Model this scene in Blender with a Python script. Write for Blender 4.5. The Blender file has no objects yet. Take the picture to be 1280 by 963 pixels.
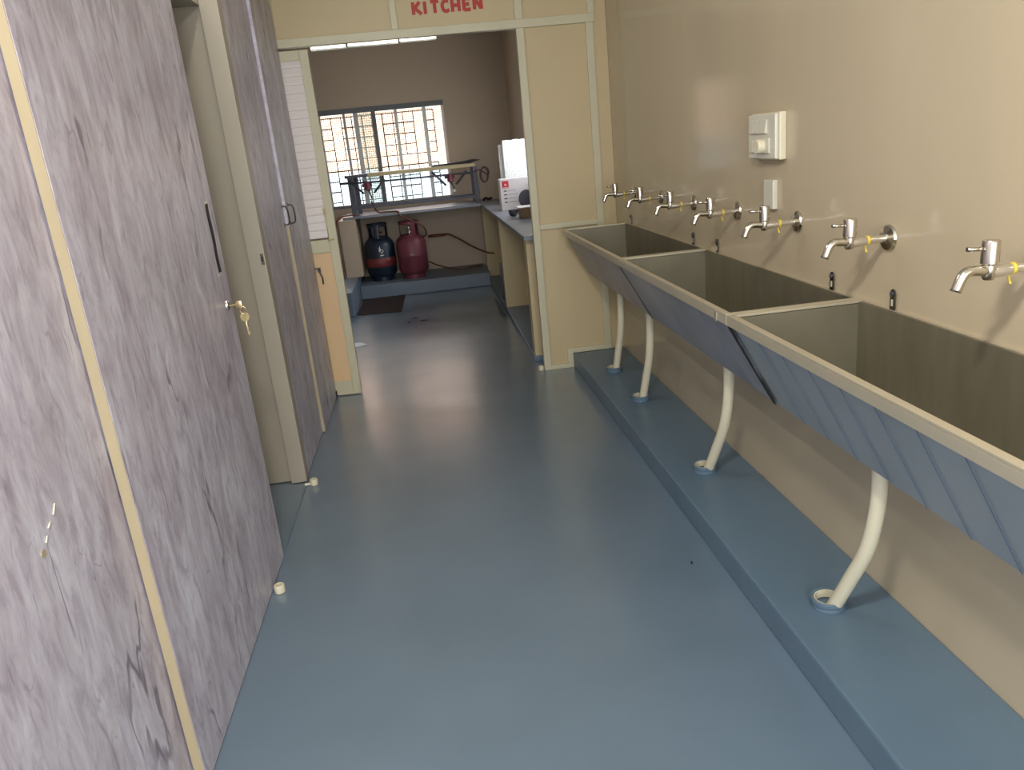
import bpy, bmesh, math, random
from mathutils import Vector, Matrix
random.seed(4)
PI = math.pi
S = bpy.context.scene
COL = S.collection

# ------------------------------------------------------------------ camera
YAW, PITCH, ROLL, FPX = 0.0889256, 0.29908, -0.0990085, 972.518
fw = Vector((math.sin(YAW)*math.cos(PITCH), math.cos(YAW)*math.cos(PITCH), -math.sin(PITCH)))
r0 = Vector((math.cos(YAW), -math.sin(YAW), 0)); u0 = r0.cross(fw)
rr = r0*math.cos(ROLL) + u0*math.sin(ROLL); uu = -r0*math.sin(ROLL) + u0*math.cos(ROLL)
cd = bpy.data.cameras.new('camera'); cam = bpy.data.objects.new('camera', cd); COL.objects.link(cam)
cam.matrix_world = Matrix(((rr.x, uu.x, -fw.x, 0), (rr.y, uu.y, -fw.y, 0), (rr.z, uu.z, -fw.z, 1.5), (0, 0, 0, 1)))
cd.sensor_width = 36; cd.lens = FPX/1280*36; cd.clip_start = .02
S.camera = cam

# ------------------------------------------------------------------ world, lights, exposure
S.view_settings.view_transform = 'Standard'; S.view_settings.look = 'None'
S.view_settings.gamma = 1; S.view_settings.use_curve_mapping = False
S.view_settings.exposure = 0.32
w = bpy.data.worlds.new('daylight'); S.world = w; w.use_nodes = True
w.node_tree.nodes['Background'].inputs[0].default_value = (.90, .95, 1.0, 1)
w.node_tree.nodes['Background'].inputs[1].default_value = 3.2

def area(name, loc, aim, sx, sy, power, col):
    l = bpy.data.lights.new(name, 'AREA'); l.shape = 'RECTANGLE'; l.size = sx; l.size_y = sy
    l.energy = power; l.color = col
    o = bpy.data.objects.new(name, l); COL.objects.link(o); o.location = loc
    o.rotation_euler = (Vector(aim)-Vector(loc)).to_track_quat('-Z', 'Y').to_euler()
    return o
area('ceiling_lamp_light', (-.18, .45, 2.60), (.3, 1.4, 0), .26, .20, 30, (1, .95, .87))
area('back_fill_light', (.2, -1.9, 1.5), (.1, 2.0, 1.1), 1.5, 1.9, 76, (.89, .94, 1.0))  # added cool fill from behind the camera; the back wall has no doorway
area('corridor_tube_light', (-.66, 3.1, 2.55), (.9, 3.1, .9), 1.25, .05, 7, (1, .95, .88))
area('kitchen_window_daylight', (-.4, 11.3, 3.5), (-.2, 7.8, .6), 2.6, 1.6, 340, (1, .95, .93))
area('side_window_daylight', (2.7, 7.3, 2.4), (.2, 7.2, .8), 1.8, 1.2, 62, (.93, .97, 1.0))

# ------------------------------------------------------------------ materials
def s2l(c): return c/12.92 if c <= .04045 else ((c+.055)/1.055)**2.4
def C(r, g, b): return (s2l(r/255), s2l(g/255), s2l(b/255), 1)
def mat(name, col, rough=.5, metal=0, var=0, scale=6, spec=.5, bump=0, bscale=60, stretch=(1, 1, 1), coat=0, alpha=1, trans=0, crough=.03):
    m = bpy.data.materials.new(name); m.use_nodes = True
    nt = m.node_tree; b = nt.nodes['Principled BSDF']
    b.inputs['Base Color'].default_value = col; b.inputs['Roughness'].default_value = rough
    b.inputs['Metallic'].default_value = metal; b.inputs['Specular IOR Level'].default_value = spec
    b.inputs['Coat Weight'].default_value = coat; b.inputs['Coat Roughness'].default_value = crough; b.inputs['Alpha'].default_value = alpha
    b.inputs['Transmission Weight'].default_value = trans
    tc = nt.nodes.new('ShaderNodeTexCoord'); mp = nt.nodes.new('ShaderNodeMapping')
    nt.links.new(tc.outputs['Object'], mp.inputs[0]); mp.inputs['Scale'].default_value = stretch
    if var:
        n = nt.nodes.new('ShaderNodeTexNoise'); n.inputs['Scale'].default_value = scale; n.inputs['Detail'].default_value = 6
        nt.links.new(mp.outputs[0], n.inputs['Vector'])
        rp = nt.nodes.new('ShaderNodeValToRGB'); nt.links.new(n.outputs[0], rp.inputs[0])
        rp.color_ramp.elements[0].position = .3; rp.color_ramp.elements[1].position = .7
        rp.color_ramp.elements[0].color = tuple(c*(1-var) for c in col[:3])+(1,)
        rp.color_ramp.elements[1].color = tuple(min(1, c*(1+var)) for c in col[:3])+(1,)
        nt.links.new(rp.outputs[0], b.inputs['Base Color'])
    if bump:
        n2 = nt.nodes.new('ShaderNodeTexNoise'); n2.inputs['Scale'].default_value = bscale; n2.inputs['Detail'].default_value = 4
        nt.links.new(mp.outputs[0], n2.inputs['Vector'])
        bp = nt.nodes.new('ShaderNodeBump'); bp.inputs['Strength'].default_value = bump; bp.inputs['Distance'].default_value = .01
        nt.links.new(n2.outputs[0], bp.inputs['Height']); nt.links.new(bp.outputs[0], b.inputs['Normal'])
    return m

def laminate():
    m = bpy.data.materials.new('marble_laminate'); m.use_nodes = True; nt = m.node_tree; N = nt.nodes; L = nt.links
    b = N['Principled BSDF']; b.inputs['Roughness'].default_value = .38; b.inputs['Specular IOR Level'].default_value = .45
    tc = N.new('ShaderNodeTexCoord')
    def noise(sc, scale, det, dist=0, rough=.5):
        mp = N.new('ShaderNodeMapping'); mp.inputs['Scale'].default_value = sc; L.new(tc.outputs['Object'], mp.inputs[0])
        n = N.new('ShaderNodeTexNoise'); n.inputs['Scale'].default_value = scale; n.inputs['Detail'].default_value = det
        n.inputs['Distortion'].default_value = dist; n.inputs['Roughness'].default_value = rough
        L.new(mp.outputs[0], n.inputs['Vector']); return n
    def ramp(src, stops):
        r = N.new('ShaderNodeValToRGB'); L.new(src, r.inputs[0]); e = r.color_ramp.elements
        e[0].position, e[0].color = stops[0]; e[1].position, e[1].color = stops[-1]
        for p, c in stops[1:-1]:
            q = e.new(p); q.color = c
        return r
    def mix(mode, f, a, bb):
        x = N.new('ShaderNodeMix'); x.data_type = 'RGBA'; x.blend_type = mode
        if isinstance(f, float): x.inputs[0].default_value = f
        else: L.new(f, x.inputs[0])
        for s, v in ((x.inputs[6], a), (x.inputs[7], bb)):
            if isinstance(v, tuple): s.default_value = v
            else: L.new(v, s)
        return x.outputs[2]
    base = ramp(noise((1, 4.5, 1.6), 1.9, 7, .9, .62).outputs[0], [(.28, C(182, 174, 182)), (.46, C(203, 198, 206)), (.60, C(217, 215, 223)), (.75, C(234, 234, 240))])
    fine = ramp(noise((1, 12, 3.3), 2.4, 7, 1.0, .66).outputs[0], [(.36, C(204, 195, 205)), (.5, C(236, 232, 240)), (.68, C(255, 255, 255))])
    c = mix('MULTIPLY', .8, base.outputs[0], fine.outputs[0])
    W = (1, 1, 1, 1); K = (0, 0, 0, 1)
    wm = N.new('ShaderNodeMapping'); wm.inputs['Scale'].default_value = (0, 1, .30); L.new(tc.outputs['Object'], wm.inputs[0])
    wv = N.new('ShaderNodeTexWave'); wv.wave_type = 'BANDS'; wv.bands_direction = 'Y'; L.new(wm.outputs[0], wv.inputs['Vector'])
    for k_, v_ in (('Scale', 1.25), ('Distortion', 9), ('Detail', 4), ('Detail Scale', 2.6), ('Detail Roughness', .55)): wv.inputs[k_].default_value = v_
    v1 = ramp(wv.outputs['Fac'], [(.987, K), (.9995, W)])
    m1 = ramp(noise((1, 3.5, 2.6), 1.5, 2, 0).outputs[0], [(.47, K), (.60, W)])
    v2 = ramp(noise((1, 8.5, 1.6), 1.6, 3, .8, .5).outputs[0], [(.490, K), (.5, W), (.510, K)])
    m2 = ramp(noise((1, 6, 5.5), 1.5, 2, 0).outputs[0], [(.52, K), (.60, W)])
    f1 = mix('MULTIPLY', 1.0, v1.outputs[0], m1.outputs[0]); f2 = mix('MULTIPLY', 1.0, v2.outputs[0], m2.outputs[0])
    s1 = mix('MULTIPLY', 1.0, f1, (.72, .72, .72, 1)); s2 = mix('MULTIPLY', 1.0, f2, (.5, .5, .5, 1))
    c = mix('MIX', s1, c, C(92, 76, 92)); c = mix('MIX', s2, c, C(118, 102, 116))
    L.new(c, b.inputs['Base Color'])
    return m

def floor_mat():
    m = mat('blue_floor_paint', C(104, 123, 138), .34, var=.06, scale=2.5, spec=.5, bump=.10, bscale=16, coat=1.0, crough=.20)
    nt = m.node_tree; b = nt.nodes['Principled BSDF']
    n = nt.nodes.new('ShaderNodeTexNoise'); n.inputs['Scale'].default_value = 3.5; n.inputs['Detail'].default_value = 8
    tc = nt.nodes.new('ShaderNodeTexCoord'); nt.links.new(tc.outputs['Object'], n.inputs['Vector'])
    mr = nt.nodes.new('ShaderNodeMapRange'); mr.inputs[3].default_value = .26; mr.inputs[4].default_value = .46
    nt.links.new(n.outputs[0], mr.inputs[0]); nt.links.new(mr.outputs[0], b.inputs['Roughness'])
    return m

M = dict(
    floor=floor_mat(), lam=laminate(),
    ledge=mat('blue_ledge_paint', C(98, 120, 136), .38, var=.06, scale=3, bump=.12, bscale=20),
    grey_floor=mat('grey_blue_paint', C(112, 124, 140), .42, var=.10, scale=3),
    wall=mat('cream_wall_paint', C(196, 181, 152), .5, var=.03, scale=1.6, bump=.05, bscale=7, spec=.3, coat=.7, crough=.13, stretch=(1, 2.5, .5)),
    kwall=mat('kitchen_wall_paint', C(196, 178, 156), .6, var=.03, scale=1.5),
    panel=mat('cream_board', C(203, 184, 142), .45, var=.03, scale=2),
    frame=mat('pale_frame_paint', C(206, 199, 168), .38, var=.03, scale=8),
    stile=mat('beige_jamb_paint', C(170, 161, 144), .45, var=.03, scale=3),
    wood=mat('pale_wood_edge', C(174, 159, 128), .5, var=.08, scale=12, stretch=(1, 1, .2)),
    ceil=mat('white_ceiling', C(225, 222, 212), .8),
    orange=mat('peach_door_board', C(228, 194, 148), .45, var=.03, scale=2),
    louvre=mat('white_louvre', C(236, 228, 223), .4),
    steel=mat('stainless_steel', C(176, 170, 152), .36, .65, var=.10, scale=5, stretch=(1, 3, .5)),
    rim=mat('polished_rim_steel', C(214, 205, 180), .36, .6, var=.06, scale=5, stretch=(1, .4, 1)),
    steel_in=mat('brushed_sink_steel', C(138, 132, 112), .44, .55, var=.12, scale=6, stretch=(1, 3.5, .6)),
    film=mat('blue_protective_film', C(156, 165, 168), .38, .1, var=.06, scale=5),
    film_line=mat('film_seam_blue', C(88, 106, 132), .5),
    black=mat('black_rubber', C(22, 22, 24), .6),
    chrome=mat('chrome', C(208, 202, 188), .22, 1),
    pipe=mat('satin_chrome', C(214, 208, 194), .25, .8),
    dchrome=mat('dark_chrome_joint', C(110, 108, 100), .3, 1),
    yellow=mat('yellow_thread_tape', C(226, 200, 84), .6),
    plast=mat('ivory_plastic', C(222, 214, 186), .4),
    wplast=mat('white_switch_plastic', C(214, 210, 192), .3),
    iron=mat('grey_painted_iron', C(86, 88, 98), .5, .3, var=.12, scale=20),
    beam=mat('dark_window_head', C(118, 122, 126), .6),
    alu=mat('grey_aluminium', C(176, 178, 176), .4, .4),
    redp=mat('dull_red_paint', C(118, 58, 70), .45, .1, var=.12, scale=9),
    navy=mat('navy_cylinder_paint', C(30, 42, 60), .4, .1, var=.15, scale=9),
    band=mat('red_band_paint', C(122, 52, 52), .45, .1, var=.1, scale=9),
    white=mat('white_print', C(226, 226, 222), .5),
    hose=mat('orange_brown_hose', C(110, 66, 48), .5),
    coil=mat('grey_red_hose', C(104, 78, 84), .6),
    mat=mat('brown_woven_mat', C(66, 52, 48), .95, var=.45, scale=9, stretch=(1, 9, 1), bump=.8, bscale=200),
    foam=mat('white_foam_sheet', C(228, 230, 226), .7, var=.05, scale=20, bump=.4, bscale=60),
    carton=mat('white_carton', C(222, 214, 214), .55),
    red=mat('red_print', C(206, 38, 52), .5),
    grey=mat('grey_print', C(140, 132, 140), .6), dgrey=mat('dark_grey_print', C(82, 78, 92), .55),
    brown=mat('brown_cardboard', C(136, 112, 84), .7, var=.1, scale=10),
    slate=mat('grey_kadappa_stone', C(128, 134, 144), .35, var=.14, scale=9),
    redletter=mat('red_sign_paint', C(186, 44, 38), .5, var=.12, scale=40),
    brass=mat('key_metal', C(206, 186, 140), .28, 1),
    wire=mat('grille_wire', C(52, 52, 58), .6), net=mat('mosquito_net', C(96, 88, 90), .8),
    outwall=mat('peach_outside_wall', C(252, 212, 184), .8, var=.05, scale=1), outlow=mat('pale_blue_outside_wall', C(206, 226, 232), .8),
    glass=mat('green_tinted_glass', C(205, 226, 214), .05, alpha=.35), paper=mat('white_paper', C(232, 236, 240), .7),
    tape=mat('blue_tape', C(40, 92, 160), .5), dirt=mat('dark_floor_dirt', C(40, 44, 50), .9),
)

# ------------------------------------------------------------------ mesh helpers
def tag(o, label=None, cat=None, group=None, kind=None):
    if label: o['label'] = label
    if cat: o['category'] = cat
    if group: o['group'] = group
    if kind: o['kind'] = kind
    return o
class MB:
    def __init__(s): s.bm = bmesh.new()
    def box(s, x0, x1, y0, y1, z0, z1, bev=0):
        b = bmesh.new(); bmesh.ops.create_cube(b, size=1)
        for v in b.verts: v.co = Vector(((x0+x1)/2+v.co.x*(x1-x0), (y0+y1)/2+v.co.y*(y1-y0), (z0+z1)/2+v.co.z*(z1-z0)))
        if bev: bmesh.ops.bevel(b, geom=list(b.edges), offset=bev, segments=2, profile=.6, affect='EDGES')
        return s.add(b)
    def add(s, b):
        me = bpy.data.meshes.new('t'); b.to_mesh(me); b.free(); s.bm.from_mesh(me); bpy.data.meshes.remove(me); return s
    def poly(s, pts, ext):
        """closed outline extruded by vector ext"""
        b = bmesh.new(); e = Vector(ext)
        a = [b.verts.new(p) for p in pts]; c = [b.verts.new(Vector(p)+e) for p in pts]
        b.faces.new(a); b.faces.new(c[::-1]); n = len(pts)
        for i in range(n): b.faces.new((a[i], c[i], c[(i+1) % n], a[(i+1) % n]))
        bmesh.ops.recalc_face_normals(b, faces=b.faces)
        return s.add(b)
    def tube(s, pts, r, n=14, cap=True):
        pts = [Vector(p) for p in pts]; k = len(pts)
        rs = r if isinstance(r, (list, tuple)) else [r]*k
        b = bmesh.new(); rings = []; up = None
        for i, p in enumerate(pts):
            t = (pts[min(i+1, k-1)]-pts[max(i-1, 0)]).normalized()
            if up is None: up = Vector((0, 0, 1)) if abs(t.z) < .9 else Vector((1, 0, 0))
            a = (up-t*up.dot(t)).normalized(); c = t.cross(a); up = a
            rings.append([b.verts.new(p+(a*math.cos(2*PI*j/n)+c*math.sin(2*PI*j/n))*rs[i]) for j in range(n)])
        for q in range(k-1):
            for j in range(n):
                f = b.faces.new((rings[q][j], rings[q][(j+1) % n], rings[q+1][(j+1) % n], rings[q+1][j])); f.smooth = True
        if cap: b.faces.new(rings[0][::-1]); b.faces.new(rings[-1])
        bmesh.ops.recalc_face_normals(b, faces=b.faces)
        return s.add(b)
    def lathe(s, prof, loc, axis='Z', n=28, hollow=False):
        """prof: (radius, height) pairs"""
        b = bmesh.new(); rings = []
        for r, h in prof:
            ring = []
            for j in range(n):
                a = 2*PI*j/n; x, y = r*math.cos(a), r*math.sin(a)
                v = (x, y, h) if axis == 'Z' else (h, x, y) if axis == 'X' else (x, h, y)
                ring.append(b.verts.new(Vector(loc)+Vector(v)))
            rings.append(ring)
        if hollow: rings.append(rings[0])
        for q in range(len(rings)-1):
            for j in range(n):
                f = b.faces.new((rings[q][j], rings[q][(j+1) % n], rings[q+1][(j+1) % n], rings[q+1][j]))
        if not hollow: b.faces.new(rings[0][::-1]); b.faces.new(rings[-1])
        bmesh.ops.recalc_face_normals(b, faces=b.faces)
        return s.add(b)
    def build(s, name, m, parent=None, smooth=0):
        me = bpy.data.meshes.new(name); s.bm.to_mesh(me); s.bm.free(); me.materials.append(m)
        if smooth:
            for p in me.polygons: p.use_smooth = True
            try: me.set_sharp_from_angle(angle=math.radians(smooth))
            except Exception: pass
        o = bpy.data.objects.new(name, me); COL.objects.link(o)
        if parent:
            o.parent = parent
        return o
def empty(name, loc, rz=0):
    o = bpy.data.objects.new(name, None); COL.objects.link(o); o.location = loc; o.rotation_euler.z = rz; o.empty_display_size = .1
    return o
def curve(pts, n=8):
    """Catmull-Rom through points"""
    P = [Vector(p) for p in pts]; P = [P[0]*2-P[1]]+P+[P[-1]*2-P[-2]]; out = []
    for i in range(1, len(P)-2):
        for k in range(n):
            t = k/n; a, b, c, d = P[i-1:i+3]
            out.append(.5*((2*b)+(c-a)*t+(2*a-5*b+4*c-d)*t*t+(3*b-a-3*c+d)*t**3))
    out.append(P[-2]); return out
def st(name, mb, m, parent=None, smooth=0):
    o = mb.build(name, m, parent, smooth)
    if not parent: o['kind'] = 'structure'
    return o
def copy_tree(o, parent=None):
    c = o.copy(); COL.objects.link(c); c.parent = parent
    for ch in list(o.children): copy_tree(ch, c)
    return c

# ------------------------------------------------------------------ setting
XL, XR, YP, YF, XK = -.73, 1.25, 5.08, 9.50, 1.12
ZC = 2.75
st('floor', MB().box(-1.9, 1.6, -2.2, 9.7, -.1, 0), M['floor'])
st('ceiling', MB().box(-1.9, 1.6, -2.2, 9.7, ZC, ZC+.1), M['ceil'])
st('wall_right', MB().box(XR, XR+.15, -2.2, YP+.07, 0, ZC), M['wall'])
st('wall_back', MB().box(-1.9, 1.4, -2.3, -2.2, 0, ZC), M['wall'])
st('wall_left', MB().box(-1.95, -1.9, -2.2, 9.7, 0, ZC), M['kwall'])
# wash ledge along the right wall
lg = MB().box(.895, XR, -2.2, YP-.001, 0, .1, .008)
st('trim_1', lg, M['ledge'])
# kitchen far wall with window hole
WX0, WX1, WZ0, WZ1 = -1.30, .376, .96, 2.06
fwb = MB()
fwb.box(-1.9, WX0, YF, YF+.2, 0, ZC).box(WX1, 1.4, YF, YF+.2, 0, ZC).box(WX0, WX1, YF, YF+.2, 0, WZ0).box(WX0, WX1, YF, YF+.2, WZ1, ZC)
st('wall_far', fwb, M['kwall'])
kx = MB(); SY0, SY1, SZ0, SZ1 = 6.5, 8.25, 1.15, 1.93
kx.box(XK, XK+.2, YP+.07, SY0, 0, ZC).box(XK, XK+.2, SY1, YF, 0, ZC).box(XK, XK+.2, SY0, SY1, 0, SZ0).box(XK, XK+.2, SY0, SY1, SZ1, ZC)
st('wall_kitchen_right', kx, M['kwall'])
wf = st('window_2', MB().box(XK+.02, XK+.07, SY0, SY1, SZ0, SZ0+.04).box(XK+.02, XK+.07, SY0, SY1, SZ1-.04, SZ1).box(XK+.02, XK+.07, SY0, SY0+.04, SZ0+.04, SZ1-.04)
   .box(XK+.02, XK+.07, SY1-.04, SY1, SZ0+.04, SZ1-.04).box(XK+.02, XK+.07, 7.36, 7.40, SZ0+.04, SZ1-.04), M['alu'])
# raised platform at the far end and block on its left
st('trim_2', MB().box(-.80, .66, 8.72, YF-.001, 0, .15, .012), M['grey_floor'])
st('trim_3', MB().box(-1.89, -.80, 7.80, YF-.001, 0, .25, .015), M['grey_floor'])
st('wall_pillar', MB().box(-.93, -.75, 8.80, YF-.001, .25, .875), M['kwall'])

# window 1 : frame, mullions, grille and net
yw = YF+.06
w1 = st('window_1', MB().box(WX0, WX1, YF-.005, YF+.10, 2.005, WZ1).box(WX0, WX1, YF+.0, YF+.12, WZ0, WZ0+.035), M['beam'])
j = MB().box(WX1-.03, WX1, YF+.005, yw+.05, WZ0+.035, 2.005)
j.build('window_jamb', M['louvre'], w1)
for x, wd, k in ((-.765, .030, 'alu'), (-.635, .050, 'alu'), (-.43, .048, 'beam'), (-.175, .034, 'alu'), (.15, .045, 'alu'), (-1.05, .04, 'alu')):
    MB().box(x-wd/2, x+wd/2, yw-.02, yw+.02, WZ0+.035, 2.005).build('mullion', M[k], w1)
MB().box(-.612, -.452, yw-.003, yw+.003, WZ0+.035, 2.005).build('glass_pane', M['glass'], w1)
g = MB(); p = .118
x0, zt = -1.28, 1.975
for i in range(14):                                   # long horizontal and vertical bars in a stepped pattern
    x = x0+i*p
    for r in range(9):
        z1 = zt-r*p; z0 = z1-p
        if (r % 5 == 4) and (i % 3 == 1): continue
        g.box(x-.0058, x+.0058, yw+.05, yw+.058, max(z0, WZ0+.02), z1)
for r in range(9):
    z = zt-r*p
    for i in range(13):
        if (i % 4 == 3) and (r % 5 not in (0, 4)): continue
        g.box(x0+i*p, x0+(i+1)*p, yw+.05, yw+.058, z-.0058, z+.0058)
g.build('security_grille', M['wire'], w1)
nb = MB()
x = WX0
while x < WX1-.03:
    nb.box(x-.0024, x+.0024, yw+.075, yw+.078, WZ0+.035, 2.005); x += .0245
z = WZ0+.05
while z < 2.0:
    nb.box(WX0, WX1-.03, yw+.075, yw+.078, z-.0024, z+.0024); z += .0245
nb.build('insect_net', M['net'], w1)
# outside: neighbouring house wall
st('wall_outside', MB().box(-4, 4, 12.6, 12.8, 1.32, 6), M['outwall'])
st('wall_outside_plinth', MB().box(-4, 4, 12.5, 12.8, -1, 1.32), M['outlow'])

# ------------------------------------------------------------------ kitchen partition (frame + boards)
fy0, fy1 = YP, YP+.05
P = st('wall_partition', MB().box(.72, 1.12, fy0+.018, fy1-.01, .12, .965).box(.72, .885, fy0+.018, fy1-.01, .015, .12).box(.72, 1.12, fy0+.018, fy1-.01, .965, 2.19)
       .box(-1.2, XR-.001, fy0+.018, fy1-.01, 2.19, ZC-.001).box(1.13, XR-.001, fy0+.012, fy1-.01, .10, 2.19), M['panel'])
F = MB()
F.box(.690, .737, fy0, fy1, 0, 2.163, .003)                # right jamb of the opening
F.box(-1.0, 1.175, fy0-.002, fy1+.002, 2.163, 2.213, .003)        # header
F.box(.690, .737, fy0, fy1, 2.213, ZC-.002, .003)
F.box(-.050, -.012, fy0, fy1, 2.213, ZC-.002, .003)
F.box(1.118, 1.165, fy0, fy1, .135, 2.163, .003)
F.box(1.135, 1.175, fy0, fy1, 2.213, ZC-.002, .003)
F.box(.737, 1.118, fy0, fy1, .950, .985, .003)
F.box(.737, .895, fy0, fy1, 0, .030, .003)
F.box(.855, .895, fy0, fy1, .030, .135, .003)
F.box(.895, 1.165, fy0, fy1, .1005, .135, .003)
F.box(-.76, -.725, fy0, fy1, 2.213, ZC-.002, .003)
st('trim_4', F, M['frame'])
# rail under the header
rl = MB().box(-.545, -.33, fy0+.005, fy0+.04, 2.138, 2.1625, .004).box(-.325, -.02, fy0+.005, fy0+.04, 2.140, 2.1625, .004).box(-.015, .21, fy0+.005, fy0+.04, 2.143, 2.1625, .004)
tag(rl.build('door_track', M['chrome']), 'shiny silver sliding rail segments under the beam above the kitchen opening', 'rail')

# KITCHEN lettering
SK = [0]
def stroke(mb, a, b, wd, y=fy0+.0165):
    SK[0] += 1; y -= .00012*(SK[0] % 9)
    a = Vector((a[0], 0, a[1])); b = Vector((b[0], 0, b[1])); d = (b-a).normalized(); nrm = Vector((-d.z, 0, d.x))*wd/2
    q = [a+nrm, b+nrm, b-nrm, a-nrm]
    mb.poly([(v.x, y, v.z) for v in q], (0, .002, 0))
GL = {'K': [((0, 0), (0, 1)), ((.05, .42), (.62, 1)), ((.16, .5), (.72, 0))],
      'I': [((0, 0), (0, 1))],
      'T': [((.36, 0), (.36, 1)), ((0, .93), (.74, .93))],
      'C': [((.62, .86), (.36, .96)), ((.40, .97), (.12, .80)), ((.13, .84), (.03, .5)), ((.03, .55), (.13, .16)), ((.12, .2), (.38, .04)), ((.34, .04), (.66, .2))],
      'H': [((0, 0), (0, 1)), ((.6, 0), (.6, 1)), ((0, .5), (.6, .5))],
      'E': [((0, 0), (0, 1)), ((0, .94), (.58, .94)), ((0, .5), (.5, .5)), ((0, .06), (.6, .06))],
      'N': [((0, 0), (0, 1)), ((0, .96), (.6, .04)), ((.62, 0), (.62, 1))]}
sg = empty('painted_sign', (.09, fy0+.0165, 2.283)); tag(sg, 'red hand-painted KITCHEN lettering on the board above the opening', 'sign')
cx = .09
for ch, adv in zip('KITCHEN', (.070, .034, .066, .063, .069, .063, .07)):
    mb = MB(); z0 = 2.287+random.uniform(-.002, .002)
    for a, b in GL[ch]: stroke(mb, (cx+a[0]*.066, z0+a[1]*.068), (cx+b[0]*.066, z0+b[1]*.068), .0205)
    o = mb.build('letter', M['redletter']); 
    for v in o.data.vertices: v.co -= Vector(sg.location)
    o.parent = sg
    cx += adv

# ------------------------------------------------------------------ kitchen door leaf (louvre over peach board)
y0, y1 = YP+.004, YP+.044
D = st('door_5', MB().box(-.613, -.560, y0, y1, .008, 2.148, .003).box(-1.0, -.613, y0, y1, 2.092, 2.148, .003).box(-1.0, -.613, y0, y1, .955, 1.035, .003)
       .box(-1.0, -.613, y0, y1, .008, .10, .003), M['frame'])
lv = MB(); z = 1.045; 
while z < 2.085:
    pts = []
    for k in range(6):
        t = k/5; pts.append((-.99, y0+.012-.014*math.sin(t*PI*.55)+.010*t*0, z+.047*(1-t)))
    lv.poly([(-.99, y0+.028, z+.050), (-.99, y0+.012, z+.048), (-.99, y0+.003, z+.012), (-.99, y0+.004, z+.002), (-.99, y0+.012, z), (-.99, y0+.028, z+.006)], (.378, 0, 0)); z += .048
lv.build('louvre_panel', M['louvre'], D)
MB().box(-1.0, -.613, y0+.014, y1-.01, .10, .955).build('lower_board', M['orange'], D)
bl = MB().tube([(-.735, y0-.008, .865), (-.695, y0-.008, .850)], .004, 8).tube([(-.705, y0-.012, .86), (-.700, y0-.014, .83), (-.690, y0-.010, .80), (-.692, y0-.01, .76)], .005, 8).box(-.715, -.695, y0-.006, y0+.014, .835, .865)
bl.build('tower_bolt', M['dchrome'], D)
MB().tube([(-.62, y0-.006, 1.03), (-.58, y0-.006, 1.035)], .004, 8).tube([(-.612, y0-.006, 1.03), (-.612, y0-.006, 1.22)], .003, 8).box(-.622, -.6, y0-.006, y0+.001, 1.19, 1.23).build('latch_bolt', M['panel'], D)

# ------------------------------------------------------------------ left laminate doors
T = .025
d1 = st('door_1', MB().box(XL-.055, XL-.030, -1.2, 1.73, .004, ZC-.01, .002), M['lam'])
sp = MB().poly([(XL-.030, 1.357+.008*math.cos(a*PI/4), .873+.008*math.sin(a*PI/4)) for a in range(8)], (.002, 0, 0))
sp.build('paint_spot', M['wood'], d1)
sc_ = MB()
for a, b in (((1.375, .885), (1.385, .895)), ((1.395, .905), (1.41, .912)), ((1.425, .918), (1.44, .935))):
    sc_.tube([(XL-.029, a[0], a[1]), (XL-.029, b[0], b[1])], .0018, 6)
sc_.build('scratch_mark', M['wplast'], d1)
d2 = st('door_2', MB().box(XL-T, XL, 1.705, 2.905, .004, ZC-.01, .0015), M['lam'])
MB().box(XL-T+.0005, XL-.001, 1.7022, 1.7047, .004, ZC-.01).build('edge_band', M['wood'], d2)
MB().box(XL-T+.002, XL-.002, 2.9052, 2.9062, .004, ZC-.01).build('edge_band', M['wood'], d2)
# recessed slit handle
hs = MB(); N_ = 9
pts = [(XL+.0008, 2.822-.004*math.sin(k*1.1), 1.405-.235*k/N_) for k in range(N_+1)]
hs.poly([(p_[0], p_[1]-.017, p_[2]) for p_ in pts]+[(p_[0], p_[1]+.016, p_[2]) for p_ in reversed(pts)], (.0012, 0, 0))
hs.build('handle_slit', M['black'], d2)
MB().box(XL+.0003, XL+.0016, 2.800, 2.836, 1.400, 1.413).box(XL+.0003, XL+.0016, 2.800, 2.836, 1.158, 1.168).build('slit_trim', M['wplast'], d2)
esc = MB().lathe([(.016, 0), (.018, .001), (.017, .006), (.012, .009)], (XL, 2.822, 1.052), 'X', 20)
esc.build('lock_cylinder', M['chrome'], d2, 40)
MB().box(XL+.0004, XL+.003, 2.39, 2.43, 1.975, 2.03).build('tape_mark', M['tape'], d2)
# keys in the lock
kb = empty('key_bunch', (XL, 2.822, 1.052)); tag(kb, 'metal keys hanging from the lock of the marble laminate door', 'keys')
def kpart(mb, nm, m):
    o = mb.build(nm, m, None, 40)
    for v in o.data.vertices: v.co -= Vector(kb.location)
    o.parent = kb; return o
kpart(MB().tube([(XL+.009, 2.822, 1.050), (XL+.03, 2.822, 1.050)], .0022, 8).poly([(XL+.030+.022*(1-math.cos(a))*.55, 2.822-.002, 1.050+.014*math.sin(a)) for a in [i*2*PI/14 for i in range(14)]], (0, .003, 0))
      .box(XL+.034, XL+.052, 2.819, 2.824, 1.036, 1.063, .002), 'key', M['brass'])
ring = MB().tube([(XL+.052+.010*math.cos(a), 2.822, 1.028+.014*math.sin(a)) for a in [i*2*PI/20 for i in range(21)]], .0016, 8)
kpart(ring, 'key_ring', M['brass'])
kpart(MB().lathe([(.0, -.0015), (.0165, -.0015), (.0165, .0015), (.0, .0015)], (XL+.054, 2.824, 1.004), 'Y', 20).box(XL+.0515, XL+.0565, 2.8225, 2.8255, .935, .99, .001)
      .box(XL+.0565, XL+.062, 2.8225, 2.8255, .938, .952).box(XL+.0565, XL+.060, 2.8225, 2.8255, .958, .966), 'key', M['brass'])

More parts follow.
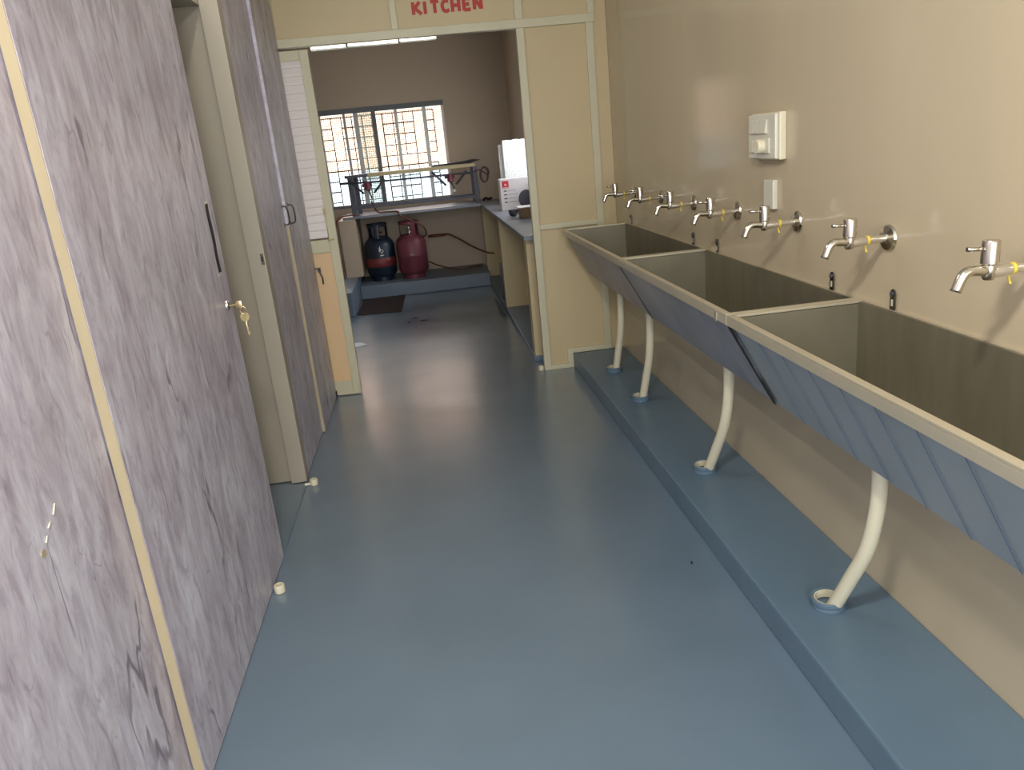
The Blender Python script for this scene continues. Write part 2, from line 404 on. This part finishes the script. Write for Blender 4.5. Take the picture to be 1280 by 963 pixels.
# open cubicle beyond door 2
st('wall_cubicle', MB().box(-1.89, XL-.08, 3.685, 3.72, .006, 2.17), M['stile'])
jm = st('trim_5', MB().box(XL-.082, XL-.006, 3.655, 3.73, .004, ZC-.01, .003), M['stile'])
st('trim_6', MB().box(-1.89, XL-.083, 2.70, 3.74, 2.17, 2.25).box(-1.89, XL-.083, 3.72, 3.74, 2.25, ZC-.005), M['stile'])
st('wall_cubicle_side', MB().box(-1.89, XL-T-.002, 1.78, 1.81, 0, ZC-.01), M['stile'])
sk = MB().box(XL-.026, XL-.012, 3.652, 3.6555, 1.085, 1.135)
sk.build('strike_plate', M['chrome'], jm)
MB().box(XL-.022, XL-.015, 3.6505, 3.6525, 1.10, 1.122).build('strike_hole', M['black'], jm)
st('baseboard_left', MB().box(XL-.012, XL-.002, 2.91, 3.652, 0, .003), M['ledge'])

d3 = st('door_3', MB().box(XL-.04, XL-.012, 3.732, 4.40, .004, ZC-.01, .0015), M['lam'])
d4 = st('door_4', MB().box(XL-.026, XL+.004, 4.382, 5.068, .004, ZC-.01, .0015), M['lam'])
MB().box(XL-.0115, XL+.0035, 4.3790, 4.3815, .004, 1.19).build('edge_band', M['wood'], d4)
MB().box(XL-.006, XL+.010, 5.045, 5.072, .0, .045).build('floor_pivot', M['black'], d4)
def dpull(y, x, par):
    MB().tube(curve([(x, y, 1.300), (x+.022, y, 1.298), (x+.03, y+.004, 1.275), (x+.03, y+.004, 1.225), (x+.022, y, 1.205), (x, y, 1.203)], 5), .0042, 8)\
        .box(x-.001, x+.003, y-.010, y+.010, 1.190, 1.214).box(x-.001, x+.003, y-.010, y+.010, 1.290, 1.314).build('door_handle', M['dchrome'], par, 40)
dpull(4.335, XL-.012, d3); dpull(4.44, XL+.004, d4)

# small white pipe caps on the floor
def cap(name, x, y, label, stub=False):
    t = empty(name, (x, y, 0)); tag(t, label, 'floor socket', 'small white floor sockets beside the doors')
    a = MB().lathe([(.012, .0), (.019, .002), (.020, .026), (.017, .032), (.012, .032), (.011, .012)], (0, 0, 0), 'Z', 18)
    a.build('cap', M['plast'], t, 40)
    if stub: MB().tube([(-.016, 0, .008), (-.045, -.002, .008)], .007, 8).build('stub', M['plast'], t, 40)
cap('floor_socket', -.700, 2.63, 'small round cream floor socket by the free end of the first wide laminate door')
cap('floor_socket', -.695, 3.61, 'small cream floor socket with stub at the foot of the beige door jamb', True)
cap('floor_socket', .668, 5.10, 'small white floor socket at the foot of the kitchen opening right jamb')

# ------------------------------------------------------------------ sinks
RZ, BZ = .965, .690
XF, XB = .838, 1.248
def sink(y0, y1, label, lines, skin, ears, drains, film_x0=None):
    yc = (y0+y1)/2
    t = empty('trough_sink', (XF, yc, BZ-.02)); O = Vector(t.location)
    tag(t, label, 'sink', 'stainless steel trough sinks along the right wall')
    def part(mb, nm, m, par=None, sm=0):
        o = mb.build(nm, m, None, sm)
        for v in o.data.vertices: v.co -= O
        o.parent = par or t; return o
    g_ = .0015; y0 += g_; y1 -= g_
    th = .012
    fb, ft = .995, XF+.010     # front face bottom / top X
    # basin: inner walls (thin solid sheets)
    b = MB()
    b.poly([(ft+.012, y0+.012, RZ-.008), (fb+.012, y0+.012, BZ), (fb+.012-.008, y0+.012, BZ-.006), (ft+.004, y0+.012, RZ-.008)], (0, y1-y0-.024, 0))   # sloping front
    b.box(fb+.004, XB-.006, y0+.012, y1-.012, BZ-.008, BZ)                      # bottom
    b.box(XB-.014, XB-.006, y0+.012, y1-.012, BZ, RZ-.001)                          # back
    for ye in (y0+.012, y1-.018):
        b.poly([(ft+.014, ye, RZ-.008), (fb+.014, ye, BZ), (XB-.014, ye, BZ), (XB-.014, ye, RZ-.008)], (0, .006, 0))
    part(b, 'basin', M['steel_in'])
    # rim: folded angle all round
    r_ = MB()
    r_.box(XF, XF+.021, y0, y1, RZ-.006, RZ+.001, .002).box(XF, XF+.006, y0, y1, RZ-.031, RZ-.006, .001)
    r_.box(XB-.0055, XB, y0+.0, y1, RZ-.005, RZ+.001, .001)
    for ya, yb in ((y0, y0+.021), (y1-.021, y1)): r_.box(XF+.021, XB-.0055, ya, yb, RZ-.006, RZ+.001, .001).box(XF+.021, XB-.0055, (ya if ya == y0 else yb-.004), (ya+.004 if ya == y0 else yb), RZ-.03, RZ-.006)
    part(r_, 'rim', M['rim'])
    fp = MB().poly([(ft-.001, y0+.004, RZ-.024), (fb-.004, y0+.004, BZ-.018), (fb+.004, y0+.004, BZ-.018), (ft+.007, y0+.004, RZ-.024)], (0, y1-y0-.008, 0))
    fp.box(fb+.004, XB-.026, y0+.004, y1-.004, BZ-.018, BZ-.010)
    for ye in (y0+.004, y1-.008): fp.poly([(ft+.004, ye, RZ-.032), (fb, ye, BZ-.012), (XB-.03, ye, BZ-.012), (XB-.03, ye, RZ-.032)], (0, .004, 0))
    f = part(fp, 'front_panel', skin)
    d = Vector((fb-.004-(ft-.001), 0, (BZ-.018)-(RZ-.030))); nrm = Vector((d.z, 0, -d.x)).normalized()
    if nrm.x > 0: nrm = -nrm
    if lines:
        for (ly, wdt) in lines:
            a = Vector((ft-.001, ly, RZ-.036)); q = a+d*.965
            l_ = MB().poly([a+nrm*.0002+Vector((0, -wdt/2, 0)), q+nrm*.0002+Vector((0, -wdt/2+.012, 0)), q+nrm*.0002+Vector((0, wdt/2+.012, 0)), a+nrm*.0002+Vector((0, wdt/2, 0))], nrm*.0008)
            part(l_, 'film_seam', M['film_line'], f)
    for e in ears:
        m_ = MB(); w_ = .011
        out = [(XB-.002, e-w_, RZ-.01), (XB-.002, e-w_, RZ+.048)]+[(XB-.002, e-w_*math.cos(a), RZ+.048+w_*math.sin(a)) for a in (PI/4, PI/2, 3*PI/4)]+[(XB-.002, e+w_, RZ+.048), (XB-.002, e+w_, RZ-.01)]
        m_.poly(out, (-.003, 0, 0)); k_ = part(m_, 'wall_bracket', M['dchrome'])
        part(MB().lathe([(.0065, -.010), (.0065, -.005)], (XB, e, RZ+.046), 'X', 10), 'screw', M['iron'], k_)
        part(MB().box(XB-.0060, XB-.0052, e-.004, e+.004, RZ+.012, RZ+.030), 'slot', M['wplast'], k_)
    for dy in drains:
        part(MB().lathe([(.03, 0), (.036, .002), (.02, .003), (.012, .001)], (1.09, dy, BZ+.0005), 'Z', 20), 'drain_strainer', M['chrome'], None, 40)
        part(MB().lathe([(.032, -.05), (.034, -.046), (.034, -.012), (.04, -.008)], (1.09, dy, BZ-.010), 'Z', 18), 'drain_outlet', M['plast'], None, 40)
    return t
s3 = sink(.80, 2.15, 'nearest steel trough sink, front covered with striped blue protective film',
     [(y, .0035) for y in (1.946, 1.805, 1.666, 1.526, 1.391, 1.253, 1.117, .978, .84)], M['film'], (1.978,), (1.75,))
s2 = sink(2.15, 3.43, 'middle steel trough sink with bluish front, between the nearest sink and the bare steel one',
     [(y, .0012) for y in (2.29, 2.41)], mat('worn_blue_film', C(152, 154, 160), .38, .2, var=.14, scale=4), (2.306, 3.288), (2.78,))
s1 = sink(3.43, 4.84, 'farthest steel trough sink with bare grey front, next to the kitchen partition',
     [], mat('bare_scuffed_steel', C(160, 155, 154), .42, .4, var=.22, scale=9, stretch=(1, 1, .5)), (3.595, 4.712), (3.85, 4.46))
# black torn sealant at joints between the sinks
dd = Vector((.995-.004-(XF+.009), 0, (BZ-.018)-(RZ-.030)))
nn = Vector((dd.z, 0, -dd.x)).normalized(); nn = -nn if nn.x > 0 else nn
def seal(yy, wdt, nm, lab, jag):
    mb = MB(); A = Vector((XF+.009, yy, RZ-.036)); n = 12; L_, R_ = [], []
    for k in range(n+1):
        p_ = A+dd*(.97*k/n)+nn*.001; ww = wdt*(.5+random.random()*jag)
        L_.append(p_+Vector((0, -ww, 0))); R_.append(p_+Vector((0, wdt*.4, 0)))
    mb.poly(L_+R_[::-1], nn*.003)
    tag(mb.build(nm, M['black']), lab, 'sealant')
seal(2.148, .016, 'sealant_strip', 'thick ragged black sealant strip between nearest and middle sinks', 1.0)
seal(3.43, .006, 'sealant_strip', 'thin dark joint line between middle and farthest sinks', .1)
MB_tab = MB().box(XF-.003, XF-.0005, 2.225, 2.240, RZ-.034, RZ-.004)
o = MB_tab.build('rim_clip', M['steel'])
for v in o.data.vertices: v.co -= s2.location
o.parent = s2

# waste hoses and floor collars
for i, (hy, ry, lab) in enumerate(((1.75, 1.915, 'nearest'), (2.78, 2.955, 'second nearest'), (3.85, 3.952, 'third'), (4.46, 4.546, 'farthest'))):
    pos = ['under the nearest striped film sink', 'under the middle sink', 'under the near half of the farthest sink', 'under the far half of the farthest sink, closest to the partition'][i]
    pts = curve([(1.09, hy, .618), (1.090, hy+.002, .50), (1.084, hy+.03*(ry-hy)/.16, .36), (1.070, hy+.085*(ry-hy)/.16, .23), (1.054, ry-.022, .11), (1.052, ry-.018, .1005)], 8)
    tag(MB().tube(pts, .0205, 18).build('waste_hose', M['plast'], None), 'ivory curved waste hose '+pos, 'hose', 'ivory waste hoses under the sinks')
    t = empty('drain_collar', (1.048, ry, .1)); tag(t, 'blue-painted round drain collar on the ledge, '+['nearest of the four','second nearest of the four','third of the four from the viewer','farthest, closest to the partition'][i], 'drain', 'blue drain collars on the ledge')
    ro = .048
    prof = [(ro, 0), (ro+.002, .004), (ro, .012), (ro+.003, .016), (ro+.002, .030), (ro-.001, .032), (ro-.006, .030), (ro-.007, .002)]
    MB().lathe(prof, (0, 0, 0), 'Z', 30, True).build('collar_ring', M['ledge'], t, 50)
    MB().lathe([(ro-.0065, .003), (ro-.0075, .029), (ro-.011, .029), (ro-.011, .004)], (0, 0, 0), 'Z', 30, True).build('inner_sleeve', M['plast'], t, 50)

# ------------------------------------------------------------------ taps
def make_tap():
    t = empty('wall_tap', (XR, 0, 1.160))
    MB().lathe([(.034, 0), (.036, -.004), (.033, -.010), (.020, -.014), (.013, -.016)], (0, 0, 0), 'X', 28).build('wall_flange', M['chrome'], t, 40)
    MB().tube([(-.012, 0, 0), (-.072, 0, 0), (-.074, 0, -.001), (-.116, 0, -.003)], [.0105, .0105, .013, .013], 16).build('inlet_pipe', M['pipe'], t, 40)
    MB().tube([(-.062, 0, 0), (-.070, 0, 0)], .0125, 14).tube(curve([(-.066, .010, -.006), (-.066, .008, -.022), (-.064, .004, -.034)], 4), .003, 6).build('thread_tape', M['yellow'], t)
    b = MB().lathe([(.0, -.018), (.010, -.018), (.0140, -.010), (.0130, .008), (.0125, .012), (.0175, .016), (.0175, .060), (.016, .063), (.0, .063)], (-.118, 0, 0), 'Z', 24)
    b.build('valve_body', M['chrome'], t, 40)
    h = MB().tube([(-.130, 0, .046), (-.170, -.0, .049)], [.0042, .0048], 10)
    h.build('lever', M['chrome'], t)
    MB().tube(curve([(-.125, 0, .001), (-.156, 0, .004), (-.168, 0, .001), (-.177, 0, -.009), (-.189, 0, -.036)], 6), .0110, 16).build('spout', M['chrome'], t)
    return t
tap0 = make_tap(); tap_y = [1.471, 2.014, 2.549, 3.063, 3.576, 4.088, 4.613]
words = ['nearest chrome tap, with yellow tape tail, cut by the right picture edge', 'second nearest chrome tap, above the far end of the nearest sink',
         'third chrome tap from the viewer, directly below the small blank white plate', 'fourth chrome tap of the seven on the cream wall',
         'third chrome tap counted from the kitchen partition', 'second chrome tap counted from the kitchen partition', 'farthest chrome tap, closest to the kitchen partition']
for i, y in enumerate(tap_y):
    t = tap0 if i == 0 else copy_tree(tap0)
    t.location = (XR, y+.0, 1.160); t.rotation_euler.z = [.0, .03, -.02, .03, 0, .04, -.03][i]
    tag(t, words[i], 'tap', 'chrome taps on the right wall')

# switch board and blank plate
sb = empty('switch_board', (XR, 2.752, 1.440)); tag(sb, 'off-white switch and socket board on cream wall above the taps', 'switch board')
MB().box(-.026, 0, -.112, .118, -.078, .080, .006).build('back_box', M['plast'], sb)
MB().box(-.040, -.0262, -.108, .114, -.074, .076, .005).build('face_plate', M['wplast'], sb)
for k in range(4):
    MB().poly([(-.0402, .086-k*.034, .010), (-.050, .086-k*.034, .014), (-.044, .086-k*.034, .056), (-.0402, .086-k*.034, .058)], (0, -.030, 0)).build('rocker_switch', M['wplast'], sb)
so = MB().box(-.046, -.0402, -.070, .040, -.055, -.004, .002).build('socket', M['wplast'], sb)
MB().lathe([(.024, -.0462), (.0245, -.066), (.022, -.070), (.0, -.070)], (0, -.02, -.030), 'X', 20).build('plug', M['plast'], sb, 40)
MB().box(-.050, -.0402, .058, .086, -.052, -.010, .003).build('indicator_switch', M['wplast'], sb)
bp_ = MB().box(XR-.018, XR, 2.708, 2.786, 1.190, 1.292, .003)
tag(bp_.build('blank_plate', M['wplast']), 'small blank white plate on the wall just below the switch board', 'wall plate')

# ------------------------------------------------------------------ kitchen counters
plinth = MB().box(.66, XK-.001, 5.33, YF-.001, 0, .04, .006)
st('trim_7', plinth, M['ledge'])
for (a, b) in ((5.35, 5.47), (7.2, 7.30), (9.15, 9.25)):
    st('wall_counter_support', MB().box(.668, XK-.001, a, b, .04, .869), M['panel'])
tag(MB().box(.645, XK-.001, 5.25, YF-.001, .870, .900, .004).build('counter_slab', M['slate']), 'long grey stone counter top along the right side of the kitchen', 'counter')
tag(MB().box(-.885, .644, 8.85, YF-.001, .876, .905, .004).build('stone_shelf', M['slate']), 'grey stone slab below the window carrying the burner stand', 'counter')

# things on the right counter
bx_ = empty('appliance_carton', (.92, 7.68, .90)); tag(bx_, 'white printed carton with red square logo standing on the right counter', 'box')
MB().box(-.17, .17, -.10, .08, 0, .29, .002).build('carton_body', M['carton'], bx_)
yb = -.1012
MB().box(-.150, -.088, yb-.0006, yb+.0008, .205, .272).build('logo_square', M['red'], bx_)
MB().poly([(-.132, yb-.0014, .225), (-.125, yb-.0014, .250), (-.119, yb-.0014, .238), (-.112, yb-.0014, .250), (-.105, yb-.0014, .226), (-.113, yb-.0014, .236), (-.119, yb-.0014, .226), (-.124, yb-.0014, .236)], (0, .0006, 0))\
    .box(-.145, -.092, yb-.0014, yb-.0008, .209, .214).build('logo_mark', M['white'], bx_)
for z_, x_ in ((.185, -.09), (.150, -.075), (.115, -.085), (.08, -.07)):
    MB().box(-.140, -.140+.03, yb-.0006, yb+.0008, z_-.010, z_).build('print_word', M['dgrey'], bx_)
    MB().box(-.100, x_+.07, yb-.0006, yb+.0008, z_-.006, z_-.002).build('print_line', M['grey'], bx_)
MB().poly([(.07+.075*math.cos(a), yb-.0002, .09+.085*math.sin(a)) for a in [i*2*PI/24 for i in range(24)]], (0, .0006, 0)).build('print_picture', M['dgrey'], bx_)
for i, (x0_, x1_, y0_, y1_, h_, lab) in enumerate(((.805, .865, 7.96, 7.99, 1.51, 'narrow white foam sheet, leftmost of those behind the carton'), (.845, 1.10, 7.92, 7.945, 1.545, 'wide white foam sheet, front one of those behind the carton'), (.835, 1.08, 7.95, 7.957, 1.52, 'thin foam sheet just behind the wide foam sheet'))):
    mb = MB(); n = 9
    top = [(x0_+(x1_-x0_)*k/n, y0_, h_-random.random()*.010) for k in range(n+1)]
    mb.poly([(x0_, y0_, .9005)]+top+[(x1_, y0_, .9005)], (0, y1_-y0_, 0))
    tag(mb.build('foam_sheet', M['foam']), lab, 'foam sheet', 'white foam sheets behind the carton')
cb = empty('cardboard_box', (.93, 6.62, .90)); tag(cb, 'low brown cardboard box with white flap on the counter beside the jamb', 'box')
MB().box(-.13, .12, -.08, .10, 0, .085, .003).build('box_body', M['brown'], cb)
MB().box(-.15, .13, -.09, .11, .086, .094, .002).build('top_flap', M['carton'], cb)
MB().box(-.1308, -.130, -.07, .09, .03, .05).build('tape_strip', M['dgrey'], cb)
bw = empty('steel_bowl', (.775, 6.86, .90)); tag(bw, 'small grey bowl in front of the printed carton', 'bowl')
MB().lathe([(.018, 0), (.034, .010), (.044, .034), (.047, .056), (.044, .056), (.040, .034), (.03, .014), (.0, .010)], (0, 0, 0), 'Z', 24).build('bowl_body', M['dchrome'], bw, 60)
MB().lathe([(.0, .035), (.037, .035), (.037, .036), (.0, .052)], (0, 0, 0), 'Z', 20).build('bowl_contents', M['dgrey'], bw, 60)
cp = MB(); cp.tube(curve([(.70, 9.2, .915), (.73, 9.22, .935), (.76, 9.24, .92), (.80, 9.2, .93)], 6), .014, 10)
tag(cp.build('hose_end', M['black']), 'small dark hose end lying on the counter corner near far wall', 'hose')
rp = MB().lathe([(.024, 0), (.03, .01), (.03, .04), (.018, .05), (.014, .07), (.0, .072)], (.70, 7.62, .04), 'Z', 18).box(.675, .70, 7.60, 7.64, .085, .40, .004)
tag(rp.build('gas_regulator', M['iron'], None, 40), 'dark gas pipe fitting standing in the gap under the right counter', 'gas fitting')
tg = MB().tube(curve([(.60, 7.35, .02), (.595, 7.1, .018), (.61, 6.95, .018), (.63, 7.05, .02), (.63, 7.4, .02), (.605, 7.75, .02)], 8), .008, 8)
tag(tg.build('iron_tongs', M['iron']), 'dark metal tongs lying on the floor beside the right counter plinth', 'tongs')

# ------------------------------------------------------------------ burner stand on the slab
bs = empty('burner_stand', (-.07, 9.0, .905)); tag(bs, 'grey iron two-burner gas stand on the slab before the window', 'stove')
def bpart(mb, nm, m, par=None, sm=0):
    o = mb.build(nm, m, None, sm)
    for v in o.data.vertices: v.co -= Vector(bs.location)
    o.parent = par or bs; return o
ZB, ZT = .9055, 1.31
for x, y, wd in ((-.745, 8.88, .058), (-.715, 9.26, .05), (.625, 8.88, .034), (.605, 9.26, .03)):
    bpart(MB().box(x-wd/2, x+wd/2, y-.02, y+.02, ZB, ZT, .002), 'leg', M['iron'])
bpart(MB().box(-.80, -.55, 8.855, 9.29, ZT, ZT+.03, .003), 'top_frame', M['iron'])
bpart(MB().box(-.55, .62, 8.85, 9.28, ZT-.005, ZT+.034, .003), 'top_plate', M['panel'])
bpart(MB().box(-.72, .61, 8.872, 8.892, ZB+.07, ZB+.095).box(-.72, .61, 9.25, 9.27, ZB+.07, ZB+.09), 'bottom_rail', M['iron'])
bpart(MB().tube([(-.86, 8.845, 1.265), (-.5, 8.845, 1.250), (.58, 8.845, 1.245)], .011, 10), 'gas_pipe', M['iron'])
for cxx in (-.565, .335):
    bpart(MB().tube([(cxx-.19, 8.86, 1.29), (cxx-.05, 8.87, 1.135)], .012, 8), 'bracket', M['iron'])
    bpart(MB().tube([(cxx+.19, 8.86, 1.27), (cxx+.06, 8.87, 1.135)], .012, 8), 'bracket', M['iron'])
    bpart(MB().lathe([(.02, 0), (.036, .01), (.032, .06), (.02, .09)], (cxx, 8.845, 1.165), 'Z', 14).tube([(cxx-.06, 8.84, 1.225), (cxx+.05, 8.84, 1.225)], .016, 10), 'valve', M['redp'], None, 40)
    bpart(MB().tube([(cxx+.005, 8.84, 1.165), (cxx+.03, 8.83, 1.085)], .009, 8).box(cxx+.018, cxx+.045, 8.82, 8.84, 1.06, 1.09), 'valve_knob', M['dchrome'])
tw = MB().poly([(.15, 8.9, ZT+.036), (.56, 8.9, ZT+.036), (.70, 8.9, ZT+.060), (.62, 8.9, ZT+.072), (.54, 8.9, ZT+.062), (.15, 8.9, ZT+.046)], (0, .26, 0))
tag(tw.build('griddle_tray', M['black']), 'flat black tray lying on the right end of the burner stand', 'tray')
cl = []
for k in range(50):
    a = k/49*2*PI*2.4; q = 1-.35*(k % 21)/21; cl.append((.71+.052*q*math.cos(a)+.004*k/10, 8.85+.002*k, 1.20+.095*q*math.sin(a)))
cl = [(.60, 8.84, 1.25), (.66, 8.84, 1.27)]+cl
tag(MB().tube(cl, .0085, 8).build('coiled_hose', M['coil']), 'dark red gas hose coiled at the right end of the burner stand', 'hose')

# hoses to the cylinders
tag(MB().tube(curve([(-.55, 8.86, 1.05), (-.50, 8.90, .93), (-.40, 8.92, .915), (-.28, 8.845, .912), (-.26, 8.828, .87), (-.12, 8.82, .79), (-.02, 8.83, .72), (.0, 8.90, .63), (-.05, 8.98, .60), (-.17, 9.06, .62)], 8), .0095, 8)
    .build('gas_hose', M['hose']), 'brown gas hose looping from the slab to the red cylinder', 'hose')
tag(MB().tube(curve([(.03, 9.40, .555), (.16, 9.40, .545), (.26, 9.36, .555), (.38, 9.2, .50), (.50, 9.0, .43), (.64, 8.8, .37), (.72, 8.7, .36)], 8), .0095, 8).tube([(.02, 9.40, .553), (.22, 9.385, .553)], .016, 8)
    .build('gas_hose', M['hose']), 'brown gas hose with fitting crossing the far wall to the right counter', 'hose')
tag(MB().tube(curve([(.0, 9.06, .30), (.06, 9.15, .25), (.17, 9.18, .20), (.32, 9.1, .165), (.50, 9.2, .165), (.62, 9.25, .165)], 8), .009, 8)
    .build('gas_hose', M['hose']), 'brown gas hose trailing on the platform right of the red cylinder', 'hose')
tag(MB().tube(curve([(-.70, 8.9, .915), (-.80, 8.835, .925), (-.92, 8.80, .91), (-.96, 8.76, .80), (-.955, 8.72, .60), (-.94, 8.66, .40), (-.935, 8.6, .262)], 8), .009, 8)
    .build('gas_hose', M['hose']), 'thin dark hose hanging down the left pillar from the slab end', 'hose')

# ------------------------------------------------------------------ gas cylinders
def cylinder(name, x, y, label, body, red_band, rot):
    t = empty(name, (x, y, .15), rot); tag(t, label, 'gas cylinder')
    R = .170
    prof = [(.0, .035), (.10, .035), (.145, .055), (R, .10), (R+.001, .25), (R+.003, .255), (R+.003, .265), (R+.001, .27), (R, .40), (.150, .445), (.115, .478), (.05, .495), (.0, .497)]
    MB().lathe(prof, (0, 0, 0), 'Z', 40).build('tank', body, t, 50)
    MB().lathe([(.118, 0), (.124, 0), (.124, .07), (.118, .07)], (0, 0, 0), 'Z', 36, True).build('foot_ring', body, t, 50)
    c = MB(); n = 36; Ri = .112
    for k in range(n):
        a0, a1 = 2*PI*k/n, 2*PI*(k+1)/n; deg = math.degrees(a0) % 120
        z0_, z1_ = .475, .632
        segs = [(z0_-.0, .632)] if deg < 35 else [(.604, .632), (.470, .488)]
        for s0, s1 in segs:
            q = [(Ri*math.cos(a0), Ri*math.sin(a0), s0), (Ri*math.cos(a1), Ri*math.sin(a1), s0), (Ri*math.cos(a1), Ri*math.sin(a1), s1), (Ri*math.cos(a0), Ri*math.sin(a0), s1)]
            c.poly(q, (-.004*math.cos(a0), -.004*math.sin(a0), 0))
    c.tube([(Ri*math.cos(2*PI*k/30), Ri*math.sin(2*PI*k/30), .634) for k in range(31)], .006, 8, False)
    c.build('collar_guard', body, t)
    v = MB().lathe([(.018, .49), (.018, .52), (.012, .525), (.012, .55), (.024, .555), (.024, .575), (.0, .578)], (0, 0, 0), 'Z', 16).tube([(0, 0, .54), (.055, -.01, .54)], .008, 8)
    v.build('valve', M['chrome'], t, 40)
    if red_band:
        MB().lathe([(R+.0018, .165), (R+.0042, .168), (R+.0042, .262), (R+.0018, .265)], (0, 0, 0), 'Z', 40, True).build('painted_band', M['band'], t, 50)
    return t
ca = cylinder('gas_cylinder', -.545, 9.08, 'navy blue gas cylinder with a red band and white emblem, left under the slab', M['navy'], True, 0)
cb2 = cylinder('gas_cylinder', -.185, 9.00, 'dull red gas cylinder standing right of the navy one', M['redp'], False, .5)
def wrap(t, pts, m, name):
    """flat glyph wrapped on the drum, pts in (arc offset, z)"""
    mb = MB(); R = .1712; out = []
    base = -PI/2+.10
    for s, z in pts: out.append((R*math.cos(base+s/R), R*math.sin(base+s/R), z))
    dirv = Vector((math.cos(base), math.sin(base), 0))
    mb.poly(out, dirv*.0022); mb.build(name, m, t)
wrap(ca, [(-.012, .335), (-.022, .350), (-.018, .372), (-.004, .400), (-.006, .378), (.006, .362), (.004, .345), (-.004, .352), (-.006, .342)], M['white'], 'flame_emblem')
wrap(ca, [(.008, .318), (.024, .325), (.030, .345), (.022, .358), (.010, .360), (.020, .350), (.022, .338), (.014, .328), (-.004, .332), (.000, .322)], M['white'], 'ring_emblem')
wrap(ca, [(-.012, .292), (.032, .292), (.032, .302), (-.012, .302)], M['white'], 'emblem_text')
wrap(cb2, [(-.12, .27), (-.075, .27), (-.075, .282), (-.12, .282)], M['grey'], 'stencil_mark')

# ------------------------------------------------------------------ mat, paper, bits on the floor
mt = MB(); n = 14
top = [(-.775+.46*k/n, 8.71+random.uniform(-.008, .008), .0) for k in range(n+1)]
bot = [(-.786+.444*k/n, 7.85-.06*k/n+random.uniform(-.015, .015), .0) for k in range(n+1)]
mt.poly([(x, y, .001) for x, y, z in top]+[(x, y, .001) for x, y, z in reversed(bot)], (0, 0, .010))
tag(mt.build('floor_mat', M['mat']), 'dark brown woven foot mat on the floor before the platform', 'mat')
pp = MB().poly([(-.76, 6.42, .001), (-.60, 6.49, .001), (-.67, 6.60, .001), (-.76, 6.62, .001)], (0, 0, .004))
tag(pp.build('paper_scrap', M['paper']), 'white paper scrap on the floor beside the kitchen door', 'paper')
for i, (x, y, a, l, lab) in enumerate(((-.26, 7.20, .2, .03, 'dark fleck on the kitchen floor left of the other flecks'), (-.20, 7.38, .3, .05, 'tiny dark shred on the kitchen floor, farthest of the flecks'), (-.12, 7.22, .2, .07, 'pale and dark shred on the kitchen floor, rightmost of the flecks'), (.799, 2.41, .8, .008, 'tiny dark crumb on the blue floor near the ledge'))):
    d = MB(); d.tube([(x-l/2*math.cos(a), y-l/2*math.sin(a), .004), (x, y+.004, .005), (x+l/2*math.cos(a), y+l/2*math.sin(a), .004)], [.003, .004, .003], 6)
    tag(d.build('floor_fleck', M['dirt']), lab, 'debris', 'flecks on the floor')
